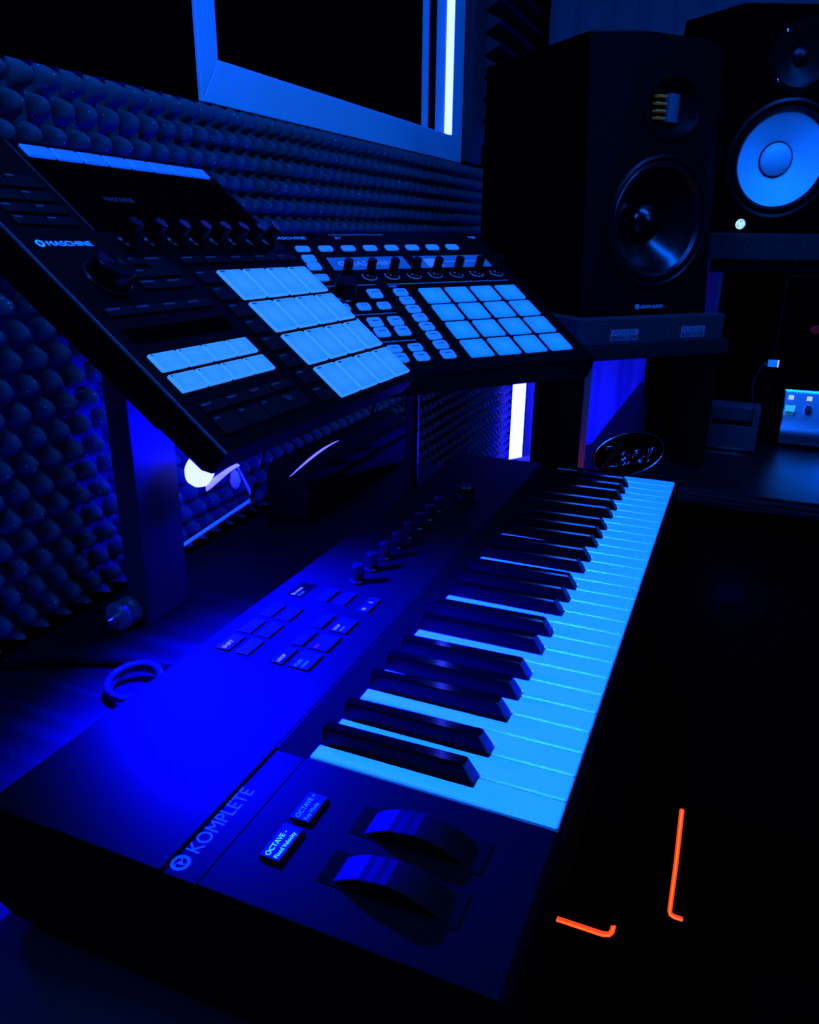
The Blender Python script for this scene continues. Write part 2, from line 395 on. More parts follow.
# ================================================================== DESK
desk = empty('desk', loc=(.7, .3, FZ))
tag(desk, 'black wood grain corner desk carrying the keyboard, controllers and speakers', 'desk')
def dk(b): return b.xf(T(-.7, -.3, -FZ))
b = MB().prism([(-.45,.012),(.944,.012),(.944,-1.5),(1.90,-1.5),(1.90,.19),(1.16,.19),(.955,.325),(.90,.36),(.90,.555),(-.45,.555)], DZ-.026, DZ)
dk(b).build('desk_top', M['desk'], desk, bevel=.0012)
b = MB().box(.9425, .9442, -1.5, .0105, DZ-.0255, DZ-.0008); dk(b).build('edge_band', M['desk_edge'], desk)
for x0, x1, y0, y1 in ((-.44,-.40,.03,.55),(.99,1.02,-.30,.05),(1.84,1.88,-1.45,.16),(.98,1.88,-1.49,-1.46)):
    b = MB().box(x0, x1, y0, y1, FZ, DZ-.026); dk(b).build('side_panel', M['board_dk'], desk, bevel=.001)
b = MB().box(1.20, 1.215, -.28, .17, FZ+.05, DZ-.026); dk(b).build('modesty_panel', M['board'], desk)

# ================================================================== KEYBOARD
P_ = .0236; NW = 29
kb = empty('keyboard_controller', loc=(.3, .15, DZ))
tag(kb, 'long black 49 key music keyboard with lit white keys lying on the desk', 'keyboard')
KO = T(-.3, -.15, -DZ)
def kbo(b): return b.xf(KO)
XL, XR, YF, YR = -.110, .6985, -.004, .3065
b = MB()
# rear panel with slanted front, left cheek, right cheek, floor pan, front rail
b.profile_x([(.1555,-.030),(.1555,-.0075),(.1775,-.0003),(.1785,-.0001),(.1785,-.080),(.1555,-.080)], -.0015, XR)
b.profile_x([(.1785,0),(YR-.006,0),(YR,-.006),(YR,-.074),(YR-.01,-.080),(.1785,-.080)], XL, XR)
b.profile_x([(YF+.004,-.0005),(.1560,0),(.1560,-.080),(YF+.012,-.080),(YF,-.066),(YF,-.006)], XL, -.0015)
b.box(XL, -.0015, .1560, .1785, -.080, -.0009)
b.profile_x([(YF+.003,-.0005),(.1555,0),(.1555,-.080),(YF+.012,-.080),(YF,-.066),(YF,-.005)], NW*P_+.0006, XR)
b.box(-.0015, NW*P_+.0006, 0.0, .1555, -.080, -.045)
b.profile_x([(YF,-.009),(.004,-.009),(.004,-.007),(.150,-.007),(.150,-.044),(.012,-.044),(.012,-.080),(YF+.012,-.080),(YF,-.066)], -.0015, NW*P_+.0006)
kbo(b).build('body', M['kb_body'], kb, bevel=.0012)
b = MB()
for x, y in ((-.08,.02),(.67,.02),(-.08,.28),(.67,.28)): b.lathe([(0,-.084),(.009,-.084),(.010,-.080),(0,-.080)], (x,y,0), seg=16)
kbo(b).build('rubber_feet', M['cable'], kb)
# white keys
bkoff = {0:(None,'C'),1:('C','D'),2:('D',None),3:(None,'F'),4:('F','G'),5:('G','A'),6:('A',None)}
bkx = {'C':1-.14,'D':2+.14,'F':4-.18,'G':5.0,'A':6+.18}
hb = .0066; YB = .0528; YE = .1548
for i in range(NW):
    oc, d = divmod(i, 7); lft, rgt = bkoff[d]
    x0 = i*P_+.00045; x1 = (i+1)*P_-.00045
    if i == NW-1: rgt = None
    xl = x0 if lft is None else (oc*7+bkx[lft])*P_+hb+.0003
    xr = x1 if rgt is None else (oc*7+bkx[rgt])*P_-hb-.0003
    poly = [(x0,0),(x1,0),(x1,YB)]
    if xr < x1: poly.append((xr,YB))
    poly += [(xr,YE),(xl,YE)]
    if xl > x0: poly.append((xl,YB))
    poly.append((x0,YB))
    b = MB().prism([(x-x0,y) for x,y in poly], -.0055, 0)
    o = b.build('white_key', M['white_key'], kb, loc=(x0-.3, -.15, -DZ), bevel=.0009, bseg=1)
# black keys
b = MB()
wb, wt, hh = hb-.0006, .0046, .0118
yf, yt = .0535, .0605
yb2 = .1548
def sec(y, w0, w1, z1): return [(-w0,y,-.0045),(w0,y,-.0045),(w0,y,.0),(w1,y,z1),(-w1,y,z1),(-w0,y,.0)]
A = sec(yf, wb, wb*.97, .0012); B = sec(yt, wb, wt, hh); C_ = sec(yb2, wb, wt, hh-.0012)
vs = A+B+C_; fs = [tuple(range(6))]; ms = [1]
for s_ in range(2):
    for k in range(6):
        j = (k+1)%6; fs.append((s_*6+k, s_*6+j, (s_+1)*6+j, (s_+1)*6+k)); ms.append(1 if (s_==0 and k == 3) else (2 if k in (1, 2, 4, 5) else 0))
fs.append(tuple(range(12,18))[::-1]); ms.append(0)
b.add(vs, fs, ms)
bk0 = None
for oc in range(4):
    for k in 'CDFGA':
        x = (oc*7+bkx[k])*P_
        if bk0 is None:
            bk0 = b.build('black_key', [M['black_key'], M['blk_face'], M['blk_side']], kb, loc=(x-.3, -.15, -DZ), bevel=.0009, bseg=1)
        else: copy(bk0, kb, (x-.3, -.15, -DZ))
MB().box(-.0010, NW*P_, .1546, .1560, -.020, -.0062).xf(KO).build('felt_strip', M['gap'], kb)
# buttons of the rear panel
def kb_button(x0, x1, y0, y1, mark=None, mm=None, z=0.0, h=.0017):
    w, hgt = x1-x0, y1-y0
    bb = MB().box(-w/2-.0006, w/2+.0006, -hgt/2-.0006, hgt/2+.0006, -.001, .00025, 1)
    bb.box(-w/2, w/2, -hgt/2, hgt/2, 0, h, 0)
    o = bb.build('button', [M['kb_btn2'], M['gap']], kb, loc=((x0+x1)/2-.3, (y0+y1)/2-.15, z-DZ), bevel=.0004)
    if mark:
        for ln, (mx, my, sz, ml) in enumerate(mark):
            text('button_label', mx, sz, ml, o, T(-w/2+.0012, my, h+.0001), ext=.00005)
    return o
M['kb_btn2'] = mat('keyboard_button_soft', (0.0040, 0.0040, 0.0045), 0.5, spec=0.08)
for r, (y0, y1) in enumerate(((.2745,.2862),(.2572,.2688))):
    for c, x0 in enumerate((.0852,.1147,.1452)):
        kb_button(x0, x0+.0240, y0, y1, [('SHIFT', -.0022, .0050, M['oled_w'])] if (r, c) == (0, 0) else None)
for c, x0 in enumerate((.0846,.1142,.1452)):
    kb_button(x0, x0+.0240, .2268, .2365, [('LOOP', -.0020, .0042, M['oled_w'])] if c == 0 else None)
    kb_button(x0, x0+.0240, .2048, .2212, [[('PLAY', .0012, .0044, M['oled_dim']),('restart', -.0036, .0036, M['oled_dim'])],
              [('REC', .0014, .0032, M['red_dim'])], [('STOP', .0012, .0040, M['oled_w']),('mode', -.0036, .0034, M['oled_dim'])]][c])
for y0, y1 in ((.2462,.2570),(.2288,.2396)): kb_button(.1895, .2140, y0, y1)
kb_button(.1862, .1980, .2045, .2150, [('M', -.0018, .0050, M['oled_w'])]); kb_button(.2005, .2125, .2045, .2150, [('S', -.0018, .0050, M['oled_w'])])
# small oled window
o = MB().box(-.0145, .0145, -.0078, .0078, -.0005, .0003).build('display', M['glass'], kb, loc=(.203-.3, .2785-.15, -DZ))
text('display_text', 'Browse', .0052, M['oled_w'], o, T(-.012, .0008, .0004), ext=.00003)
text('display_text', 'Track', .0042, M['oled_dim'], o, T(-.012, -.0045, .0004), ext=.00003)
# left cheek buttons with lit captions
for x0, x1, l1, l2, m1 in ((-.0825,-.0572,'OCTAVE -','Fixed Velocity',M['oled']), (-.0522,-.0300,'OCTAVE +','Key Mode',M['oled_dim'])):
    o = kb_button(x0, x1, .1252, .1370, [(l1, .0008, .0042, m1), (l2, -.0040, .0034, m1)], h=.0020)
# knobs
kp = [(0,.0005),(.0074,.0005),(.0074,.0022),(.0058,.0034),(.0055,.0170),(.0050,.0182),(0,.0182)]
k0 = MB().lathe(kp, mi=[0,0,0,0,1,1]).build('knob', [M['knob'], M['knob_top']], kb, loc=(.2386-.3, .2400-.15, -DZ), smooth=True)
for k in range(1, 8): copy(k0, kb, (.2386+.02985*k-.3, .2400-.15, -DZ))
kp = [(0,.0005),(.0130,.0005),(.0130,.0030),(.0110,.0040),(.0100,.0100),(.0112,.0120),(.0112,.0185),(.0100,.0200),(0,.0200)]
MB().lathe(kp, mi=[0,0,0,0,0,0,1,1]).build('encoder_knob', [M['knob'], M['knob_top']], kb, loc=(.4990-.3, .2260-.15, -DZ), smooth=True)
# rear centre display windows (dark glass between the knobs and the rear edge)
MB().box(.2400, .4600, .2540, .2960, -.0004, .0002).xf(KO).build('display_window', M['glass2'] if 'glass2' in M else M['kb_body'], kb)
# wheels
for cx in (-.0368, -.0728):
    bb = MB().box(cx-.0112, cx+.0112, .0290, .1030, -.0006, .0002)
    slot = kbo(bb).build('wheel_slot', M['gap'], kb)
    seg = 40; R0 = .0490; w = .0093
    pr = []
    cz = -.0395
    for q in range(seg+1):
        a = PI*q/seg; rr = R0
        if .50 < q/seg < .60: rr = R0-.0006
        pr.append((.0660-rr*math.cos(a), cz+rr*math.sin(a)))
    pr = [(y,z) for y,z in pr if z > -.006] 
    bb = MB().profile_x(pr, cx-w, cx+w)
    kbo(bb).build('wheel', M['kb_btn'], kb, bevel=.0010)
# grooves and lettering on the cheek
bb = MB().box(XL+.0006, 0.0, .1778, .1786, -.0012, .00012); bb.box(XL+.0006, 0.0, .1556, .1563, -.0012, .00012)
kbo(bb).build('panel_groove', M['gap'], kb)
M['kb_logo'] = mat('logo_grey_ink', (0.10, 0.105, 0.11), 0.5)
text('logo_text', 'KOMPLETE', .0122, M['kb_logo'], kb, KO @ T(-.0932, .1680, -.0008), ext=.0001, sx=.905)
bb = MB().lathe([(.0034,0),(.0052,0),(.0052,.0002),(.0034,.0002)], seg=28); bb.lathe([(0,0),(.0012,0),(.0012,.0002),(0,.0002)], seg=12)
for a in range(3):
    aa = a*2*PI/3; bb.tube([(.0036*math.cos(aa+t*.4), .0036*math.sin(aa+t*.4), .0001) if False else (.0010*math.cos(aa)+(.0026*t)*math.cos(aa+t), .0010*math.sin(aa)+(.0026*t)*math.sin(aa+t), .0001) for t in (0,.33,.66,1)], .0003, 5)
bb.xf(KO @ T(-.1010, .1725, -.0009)); bb.build('logo_emblem', M['kb_logo'], kb)

# ================================================================== PAD CONTROLLERS
def pose(rows, o):
    m = Matrix([[*rows[0], o[0]], [*rows[1], o[1]], [*rows[2], o[2]], [0,0,0,1]])
    q = m.to_quaternion(); return Matrix.Translation(o) @ q.to_matrix().to_4x4()
Ma = pose([(.9997,-.0064,.0228),(.0195,.7692,-.6387),(-.0135,.6389,.7692)], (.2047,.3477,.2738))
Mb = pose([(.7733,.5608,-.2957),(-.6339,.6924,-.3446),(.0115,.4540,.8910)], (.5398,.3072,.2417))
mm = .001
# ---------------- controller with rectangular lit pads (nearer one)
A_ = empty('pad_controller', Ma)
tag(A_, 'nearer black pad controller with dark buttons and lit blue pads, tilted steeply behind the keyboard', 'pad controller')
b = MB().profile_x([(-.155,-.004),(-.1545,-.0022),(.1445,-.0022),(.145,-.004),(.145,-.028),(.140,-.034),(-.148,-.025),(-.155,-.021)], -.170, .150)
b.build('body', M['unit'], A_, bevel=.0008)
b = MB().box(-.1702, -.1694, -.1548, .1448, -.0034, -.0017); b.build('edge_trim', M['edge_metal'], A_)
S = bpy.context.scene
# pads
pw, ph, pt = .0343, .0334, .0376
pm = rim_pad(pw, ph, .0025); pm.add([(-.0150,.0138,.0001),(-.0085,.0138,.0001),(-.0085,.0152,.0001),(-.0150,.0152,.0001)], [(0,1,2,3)], 2)
p0 = None
for r in range(4):
    for c in range(4):
        l = (c*pt+pw/2, -r*pt*1.006-ph/2, 0)
        if p0 is None: p0 = pm.build('pad', [M['pad'], M['pad_rim'], M['ink_dark']], A_, loc=l)
        else: copy(p0, A_, l)
gm = rim_pad(.0268, .0148, .0025, r=.001); gm.add([(-.0122,.0050,.0001),(-.0105,.0050,.0001),(-.0105,.0064,.0001),(-.0122,.0064,.0001)], [(0,1,2,3)], 2)
g0 = None
for r in range(2):
    for c in range(4):
        l = ((-158+28.2*c+13.4)*mm, (-71.3-18.6*r-7.4)*mm, 0)
        if g0 is None: g0 = gm.build('group_button', [M['pad'], M['pad_rim'], M['ink_dark']], A_, loc=l)
        else: copy(g0, A_, l)
tm = rim_pad(.0258, .0122, .0022, r=.001); t0 = None
for c in range(8):
    l = ((-85.5+27.95*c+13.6)*mm, .1312, .0002)
    if t0 is None: t0 = tm.build('display_button', [M['btn_lit_top'], M['btn_lit_top']], A_, loc=l)
    else: copy(t0, A_, l)
# display glass
b = MB().prism([(-.093,.1235),(.1425,.1235),(.1425,.050),(.138,.046),(-.0905,.046),(-.093,.049)], -.0024, -.0016)
gl = b.build('display_glass', M['glass'], A_)
b = MB().box(-.0934, -.0930, .0465, .142, -.0023, -.0014); b.build('edge_trim', M['edge_metal2'] if 'edge_metal2' in M else M['ink_grey'], A_)
text('display_text', 'MASCHINE', .0070, M['lcd_dim'], gl, T(-.050, .0800, -.0014), ext=.00005)
# dark buttons with legends
def dark_button(x, y, w, h, lw=.55):
    bb = rim_pad(w, h, .0022, e=.0006, r=.0008)
    bb.add([(-w/2+.0012, h/2-.0026, .00012), (-w/2+.0012+w*lw, h/2-.0026, .00012), (-w/2+.0012+w*lw, h/2-.0014, .00012), (-w/2+.0012, h/2-.0014, .00012)], [(0,1,2,3)], 2)
    return bb.build('button', [M['unit_btn'], M['unit_btn'], M['ink_grey']], A_, loc=(x+w/2, y-h/2, -.0004))
for c in range(2):
    for yt_, hh_ in ((101,13),(84,10),(70.3,8.6),(58.3,8.6)):
        dark_button((-157+28*c)*mm, yt_*mm, .0262, hh_*mm, .25)
dark_button(-.1008, .0172, .0262, .0076, .5); dark_button(-.1008, .0052, .0262, .0084, .5); dark_button(-.1008, -.0062, .0262, .0090, .5)
dark_button(-.0732, .0172, .0262, .0204, .6); dark_button(-.0732, -.0062, .0262, .0090, .5)
dark_button(-.0300, .0172, .0255, .0080, .5)
for c in range(4): dark_button((.8+37.6*c)*mm, .0172, .0335, .0080, .4)
for c in range(4): dark_button((-156.5+28*c)*mm, -.0288, .0262, .0078, .45)
for r in range(8): dark_button(-.0300, (.2-18.75*r)*mm, .0255, .0140, .35)
for c in range(4):
    dark_button((-156+28*c)*mm, -.1160, .0262, .0082, .4); dark_button((-156+28*c)*mm, -.1280, .0262, .0150, .2 if c < 3 else .05)
MB().box(-.157, -.046, -.0605, -.0475, -.0022, -.0017).build('touch_strip', M['glass'], A_)
text('button_label', 'REC', .0055, M['ink_grey2'] if 'ink_grey2' in M else M['ink_grey'], A_, T(-.0700, -.1345, -.0002), ext=.0001)
# knobs
kn = [(0,-.002),(.0078,-.002),(.0078,-.0002),(.0060,.0010),(.0056,.0155),(.0050,.0168),(0,.0168)]
q0 = None
for c in range(8):
    l = ((-72.0+27.95*c)*mm, .0345, 0)
    if q0 is None: q0 = MB().lathe(kn, mi=[2,2,0,0,1,1]).build('knob', [M['knob'], M['knob_top'], M['knob_base'] if 'knob_base' in M else M['knob_top']], A_, loc=l, smooth=True)
    else: copy(q0, A_, l)
jog = [(0,-.002),(.0175,-.002),(.0175,-.0005),(.0152,0),(.0146,.0115),(.0135,.0130),(.0055,.0130),(.0045,.0124),(0,.0124)]
MB().lathe(jog, seg=48, mi=[1,1,1,0,1,0,0,0]).build('encoder_wheel', [M['knob'], M['knob_top']], A_, loc=(-.1265, -.0020, 0), smooth=True)
M['logo_b'] = mat('controller_logo_glow', (0.55, 0.58, 0.62), 0.5, emit=(0.0, 0.055, 0.85), es=.8)  # printed logo, brightened by emission in its colour
text('logo_text', 'MASCHINE', .0066, M['logo_b'], A_, T(-.1487, .0306, -.0021), ext=.0001, sx=1.26)
MB().lathe([(.0018,0),(.0032,0),(.0032,.0002),(.0018,.0002)], seg=20).xf(T(-.1540, .0328, -.0021)).build('logo_emblem', M['logo_b'], A_)

# stand of the nearer controller: upright post and tilted tray
st = empty('controller_stand', loc=(.24, .485, DZ))
tag(st, 'black upright board with a tilted tray holding the nearer pad controller', 'stand')
def rel(b, o): return b.xf(T(*[-c for c in o]))
so = (.24, .485, DZ)
b = MB().box(.218, .281, .4712, .4980, DZ, .300); rel(b, so).build('post', M['post'], st, bevel=.001)
b = MB().box(-.150, .080, -.100, .110, -.0430, -.0352); b.xf(Ma); rel(b, so).build('tray', M['metal_dk'], st, bevel=.001)

# ---------------- controller with square lit pads (farther one)
B_ = empty('pad_controller', Mb)
tag(B_, 'farther pad controller with sixteen square blue pads and all small buttons lit', 'pad controller')
b = MB().profile_x([(-.160,-.006),(-.1585,-.0022),(.1360,-.0022),(.137,-.004),(.137,-.050),(.132,-.054),(-.150,-.034),(-.160,-.028)], -.163, .157)
b.build('body', M['unit'], B_, bevel=.0008)
pm = rim_pad(.0296, .0306, .0025, e=.0009, r=.0016); p0 = None
for r in range(4):
    for c in range(4):
        l = (c*.036+.0148, -r*.036-.0153, 0)
        if p0 is None: p0 = pm.build('pad', [M['pad2'], M['pad2']], B_, loc=l)
        else: copy(p0, B_, l)
def lit_set(w, h, pts, name='button', m='btn_lit', r=.0028, mark=True):
    pmesh = rim_pad(w, h, .0022, e=.0008, r=r)
    if mark: pmesh.add([(-w*.22,h*.02,.0001),(w*.30,h*.02,.0001),(w*.30,h*.14,.0001),(-w*.22,h*.14,.0001)], [(0,1,2,3)], 2)
    o = None
    for x, y in pts:
        l = (x*mm+w/2, y*mm-h/2, 0)
        if o is None: o = pmesh.build(name, [M[m], M[m], M['ink_leg']], B_, loc=l)
        else: copy(o, B_, l)
M['ink_leg'] = mat('button_legend', (0.002, 0.006, 0.05), 0.6, emit=(0.0, 0.02, 0.35), es=.8)
lit_set(.0172, .0112, [(-118.6+29.65*k, 103.0) for k in range(8)], 'display_button', mark=False)
lit_set(.0158, .0150, [(-118, 82), (-118, 64.5), (-143, 82), (-143, 64.5)], mark=False)
lit_set(.0158, .0130, [(-118, 38.3), (-143, 38.3)], mark=False)
lit_set(.0160, .0172, [(-67, 2.6)])
lit_set(.0150, .0128, [(-91, -25), (-66, -25), (-116, -25)])
lit_set(.0160, .0162, [(-91+25*k, -54.5-19.4*r) for k in (-2,-1,0,1) for r in (0,1)], 'group_button')
lit_set(.0155, .0118, [(-90+25*k, -107.4) for k in (-2,-1,0,1)]); lit_set(.0158, .0142, [(-90.5+25*k, -122.6) for k in (-2,-1,0,1)])
lit_set(.0162, .0138, [(-33.4, 1.4-17.75*k) for k in range(8)], 'mode_button')
for x0, x1 in ((-88,14),(29,132)):
    b = MB().box(x0*mm-.002, x1*mm+.002, .0460, .0780, -.0024, -.0018); b.box(x0*mm, x1*mm, .0478, .0762, -.0018, -.0015, 1)
    d = b.build('display', [M['glass'], M['lcd']], B_)
    if x0 < 0:
        text('display_text', 'MASCHINE', .0160, M['lcd_hi'], d, T(-.066, .0560, -.0014), ext=.00005, sx=.86)
        MB().lathe([(.0026,0),(.0050,0),(.0050,.0001),(.0026,.0001)], seg=20).xf(T(-.0730, .0615, -.0014)).build('display_text', M['lcd_hi'], d)
    else:
        MB().box(.040, .062, .0500, .0690, -.0014, -.0013).build('display_text', M['lcd_hi2'] if 'lcd_hi2' in M else M['lcd_hi'], d)
        MB().box(.068, .128, .0610, .0622, -.0014, -.0013).build('display_text', M['lcd_hi'], d)
kn = [(0,-.002),(.0070,-.002),(.0070,.0010),(.0056,.0022),(.0054,.0190),(.0048,.0202),(0,.0202)]
q0 = None
for c in range(8):
    l = ((-79+29.85*c)*mm, .0325, 0)
    if q0 is None: q0 = MB().lathe(kn, mi=[0,0,1,0,0,1]).build('knob', [M['knob'], M['knob_top']], B_, loc=l, smooth=True)
    else: copy(q0, B_, l)
    b = MB().tube([(.0088*math.cos(a), .0088*math.sin(a), -.0018) for a in [math.radians(150+200*k/16) for k in range(17)]], .00045, 6)
    b.build('knob_scale', M['ink_white'], B_, loc=l)
jog = [(0,-.002),(.0150,-.002),(.0150,0),(.0125,.0012),(.0120,.0170),(.0110,.0185),(0,.0185)]
MB().lathe(jog, seg=40, mi=[0,0,1,0,1,0]).build('encoder_knob', [M['knob'], M['knob_top']], B_, loc=(-.098, -.0080, 0), smooth=True)
b = MB()
for x0, x1, y in ((-64,11,131.8),(-35,136,13.2),(-142,-50,13.6),(-142,-50,-46.5),(-142,-50,-99.6)): b.box(x0*mm, x1*mm, y*mm-.0005, y*mm+.0005, -.0023, -.0016)
b.build('divider_line', M['label'], B_)
text('logo_text', 'MASCHINE', .0090, M['ink_white'], B_, T(-.140, .1222, -.0021), ext=.0001, sx=1.0)
text('logo_text', 'BY', .0075, M['ink_white'], B_, T(-.058, .1222, -.0021), ext=.0001)
text('logo_text', 'NI', .0090, M['ink_white'], B_, T(.1365, .1212, -.0021), ext=.0001, sx=1.2)
text('label_text', 'PAD', .0052, M['ink_white'], B_, T(-.0340, .0072, -.0021), ext=.0001)
# its stand
so = (.74, .235, DZ)
st2 = empty('controller_stand', loc=so)
tag(st2, 'black steel stand under the farther pad controller, seen below its front edge', 'stand')
b = MB().box(-.10, .145, -.100, .120, -.0640, -.0560).xf(Mb); rel(b, so).build('tray', M['metal_dk'], st2, bevel=.001)
b = MB().box(.560, .640, .316, .380, DZ, DZ+.004); rel(b, so).build('foot_plate', M['metal_dk'], st2, bevel=.001)
b = MB().tube([(.600,.338,.205),(.600,.338,DZ+.004)], .009, 12); rel(b, so).build('post', M['metal_dk'], st2)

# ================================================================== LED LIGHT UNDER THE CONTROLLER
RB = Matrix(((.38886703,-.92122748,.01106187),(-.30921896,-.14181857,-.94035692),(.86785141,.36225326,-.34000957)))
led = empty('led_light', loc=(.29, .44, .06))
tag(led, 'glowing white bulb with a twisted blue ribbon under the nearer pad controller', 'light')
lo = (.29, .44, .06)
def yz(pts, y): return [(x, y, z) for x, z in pts]
# bulb: squashed round lamp head
b = MB().lathe([(0,-.013),(.009,-.0115),(.0155,-.0055),(.0170,.001),(.0150,.0075),(.009,.0125),(0,.0140)], axis='y', seg=32, sx=1.0, sy=1.0)
b.xf(T(.2870, .447, .0670)); rel(b, lo).build('bulb', M['led_bulb'], led, smooth='all')
def ribbon(pts, w0, w1, mi=0):
    vs = []; fs = []; n = len(pts)
    for k, p in enumerate(pts):
        t = k/(n-1); w = w0(t); tw = w1(t)
        dx, dz = math.cos(tw)*w, math.sin(tw)*w
        vs += [(p[0]-dx*.2, p[1]-dz*.6, p[2]-w*math.cos(tw)), (p[0]+dx*.2, p[1]+dz*.6, p[2]+w*math.cos(tw))]
    for k in range(n-1): fs.append((2*k, 2*k+2, 2*k+3, 2*k+1))
    return MB().add(vs, fs, mi)
b = ribbon([(.294+.060*t, .4465, 0.0475+.0075*t+.0030*math.sin(t*3)*t) for t in [k/16 for k in range(17)]], lambda t: .0042-.0012*t, lambda t: .3+t*1.1)
o = rel(b, lo).build('ribbon', M['led_rib_hi'], led, smooth='all'); mo = o.modifiers.new('t','SOLIDIFY'); mo.thickness = .0015
b = ribbon([(.352+.028*t, .446+.004*t, .0560-.0400*t) for t in [k/10 for k in range(11)]], lambda t: .0050-.001*t, lambda t: .9-.5*t)
o = rel(b, lo).build('ribbon', M['led_rib'], led, smooth='all'); mo = o.modifiers.new('t','SOLIDIFY'); mo.thickness = .0015
b = MB().lathe([(0,-.012),(.0045,-.008),(.0062,-.001),(.0045,.007),(.001,.011),(0,.011)], axis='z', seg=20).xf(T(.3500, .449, .0400))
rel(b, lo).build('diffuser', M['led_rib'], led, smooth='all')
b = MB().tube([(.3905, .450, .0250), (.46, .50, -.015), (.507, .538, -.0470)], .0022, 8); rel(b, lo).build('cable', M['cable'], led)
rl = MB().tube([(.352, .540, -.0605), (.5075, .540, -.0475)], .0022, 8).build('foam_lit_edge', M['rail'])  # the foam's lit bottom edge, given a glow of its own
tag(rl, 'lit lower edge of the wall foam, built as a thin glowing blue strip', 'glow strip')
arc = [(.470+.135*t, .452, .0085+.016*math.sin(t*1.75)) for t in [k/20 for k in range(21)]]  # thin emissive arc, tapering at both ends
ob = MB().tube(arc, lambda t: .0002+.0012*math.sin(PI*min(1, max(.0, t))), 8).build('curved_glow_strip', M['led_rib_hi'])
tag(ob, 'slim curved glowing strip in the dark under the two pad controllers', 'glow strip')

# ================================================================== LED TUBE IN THE CORNER
tb = empty('led_tube_lamp', loc=(1.82, .513, FZ))
tag(tb, 'bright white-blue vertical tube lamp standing in the far corner behind the speaker', 'lamp')
MB().lathe([(0,.10),(.0185,.10),(.0185,1.28),(0,1.28)], seg=24).build('tube', M['led_tube'], tb, smooth=True)
MB().lathe([(0,0),(.07,0),(.07,.015),(.022,.02),(.022,.10),(0,.10)], seg=28).build('base', M['metal_dk'], tb, smooth=True)
MB().lathe([(0,1.28),(.021,1.28),(.021,1.30),(0,1.30)], seg=24).build('cap', M['metal_dk'], tb, smooth=True)

# ================================================================== SPEAKERS
def spk_frame(o, yaw, tilt=0.0):
    r = Vector((math.cos(yaw), math.sin(yaw), 0)); b0 = Vector((-math.sin(yaw), math.cos(yaw), 0)); u = Vector((0,0,1))
    bb = b0*math.cos(tilt)+u*math.sin(tilt); uu = -b0*math.sin(tilt)+u*math.cos(tilt)
    return Matrix(((r.x,bb.x,uu.x,o[0]),(r.y,bb.y,uu.y,o[1]),(r.z,bb.z,uu.z,o[2]),(0,0,0,1)))
# local: x along the front (viewer's left to right), y to the back, z up; front face at y=0
FA = spk_frame((.903,.181,.1815), math.radians(-43.2))
sa = empty('studio_monitor_speaker', FA)
tag(sa, 'large black studio speaker with slanted front edges and a glossy black cone', 'speaker')
w, d, h = .250, .335, .395
V = [(0,0,0),(w,0,0),(w,d,0),(0,d,0),
     (0,.034,h),(.066,0,h),(w-.066,0,h),(w,.034,h),(w,d,h),(0,d,h)]
b = MB().add(V, [(0,3,2,1),(4,5,6,7,8,9),(3,0,4,9),(1,2,8,7),(2,3,9,8)], 0)
b.add(V, [(0,1,6,5),(0,5,4),(1,7,6)], 1)
cab = b.build('cabinet', [M['spk_box'], M['spk_front']], sa)
cut(cab, [MB().lathe([(0,-.02),(.0905,-.02),(.0905,.10),(0,.10)], axis='y', seg=72, c=(.130,0,.140)), MB().lathe([(0,-.02),(.0500,-.02),(.0500,.03),(0,.03)], axis='y', seg=56, c=(.1325,0,.300), sy=.80)])
bv = cab.modifiers.new('bevel','BEVEL'); bv.width = .0018; bv.segments = 2; bv.limit_method = 'ANGLE'; bv.angle_limit = math.radians(35)
cx, cz, R_ = .130, .140, .094
b = MB().lathe([(R_+.003,.002),(R_+.003,-.0035),(R_-.001,-.0050),(R_-.004,-.0035),(R_-.005,.002)], axis='y', seg=72, c=(cx,0,cz)); b.build('woofer_ring', M['surround'], sa, smooth=True)
b = MB().lathe([(R_-.004,.000),(R_-.008,-.0040),(R_-.014,-.0040),(R_-.018,.0015)], axis='y', seg=72, c=(cx,0,cz)); b.build('woofer_surround', M['surround'], sa, smooth=True)
# cabinet face is solid, so the cone sits in a dish standing 1 mm proud of it
b = MB().lathe([(R_-.017,.0008),(R_-.030,.0095),(.050,.0230),(.030,.0330),(.024,.0350)], axis='y', seg=72, c=(cx,0,cz))
b.lathe([(0,.0135),(.008,.0142),(.016,.0172),(.023,.0210),(.0275,.0265)], axis='y', seg=48, c=(cx,0,cz))
cone = b.build('woofer_cone', M['cone_blk'], sa, smooth='all')
# tweeter
tx, tz = .1325, .3000
b = MB().lathe([(.0560,.001),(.0560,-.0025),(.0520,-.0030),(.0490,.0005),(.0300,.0090),(0,.0090)], axis='y', seg=56, c=(tx,0,tz), sx=1.0, sy=.80)
b.build('tweeter_waveguide', M['spk_front'], sa, smooth=True)
for k in range(4):
    b = MB().box(tx-.0300, tx-.0120, -.0020, .008, tz-.0160+.0098*k, tz-.0130+.0098*k); b.build('tweeter_ribbon', M['gold'], sa, bevel=.0004)
b = MB(); pr = [(tx-.0080+.024*t, -.0030+.007*t*t) for t in [k/8 for k in range(9)]]+[(tx+.016,.009),(tx-.0080,.009)]
b.prism([(x,y) for x,y in pr], tz-.0190, tz+.0190); b.build('tweeter_panel', M['ribbon'], sa)
fm = Matrix(((1,0,0,0),(0,0,-1,0),(0,1,0,0),(0,0,0,1)))   # text plane facing -y
text('logo_text', 'ADAM AUDIO', .0074, M['logo_spk'] if 'logo_spk' in M else M['ink_white'], sa, T(.1130, -.0008, .0105) @ fm, ext=.0002, sx=.98)
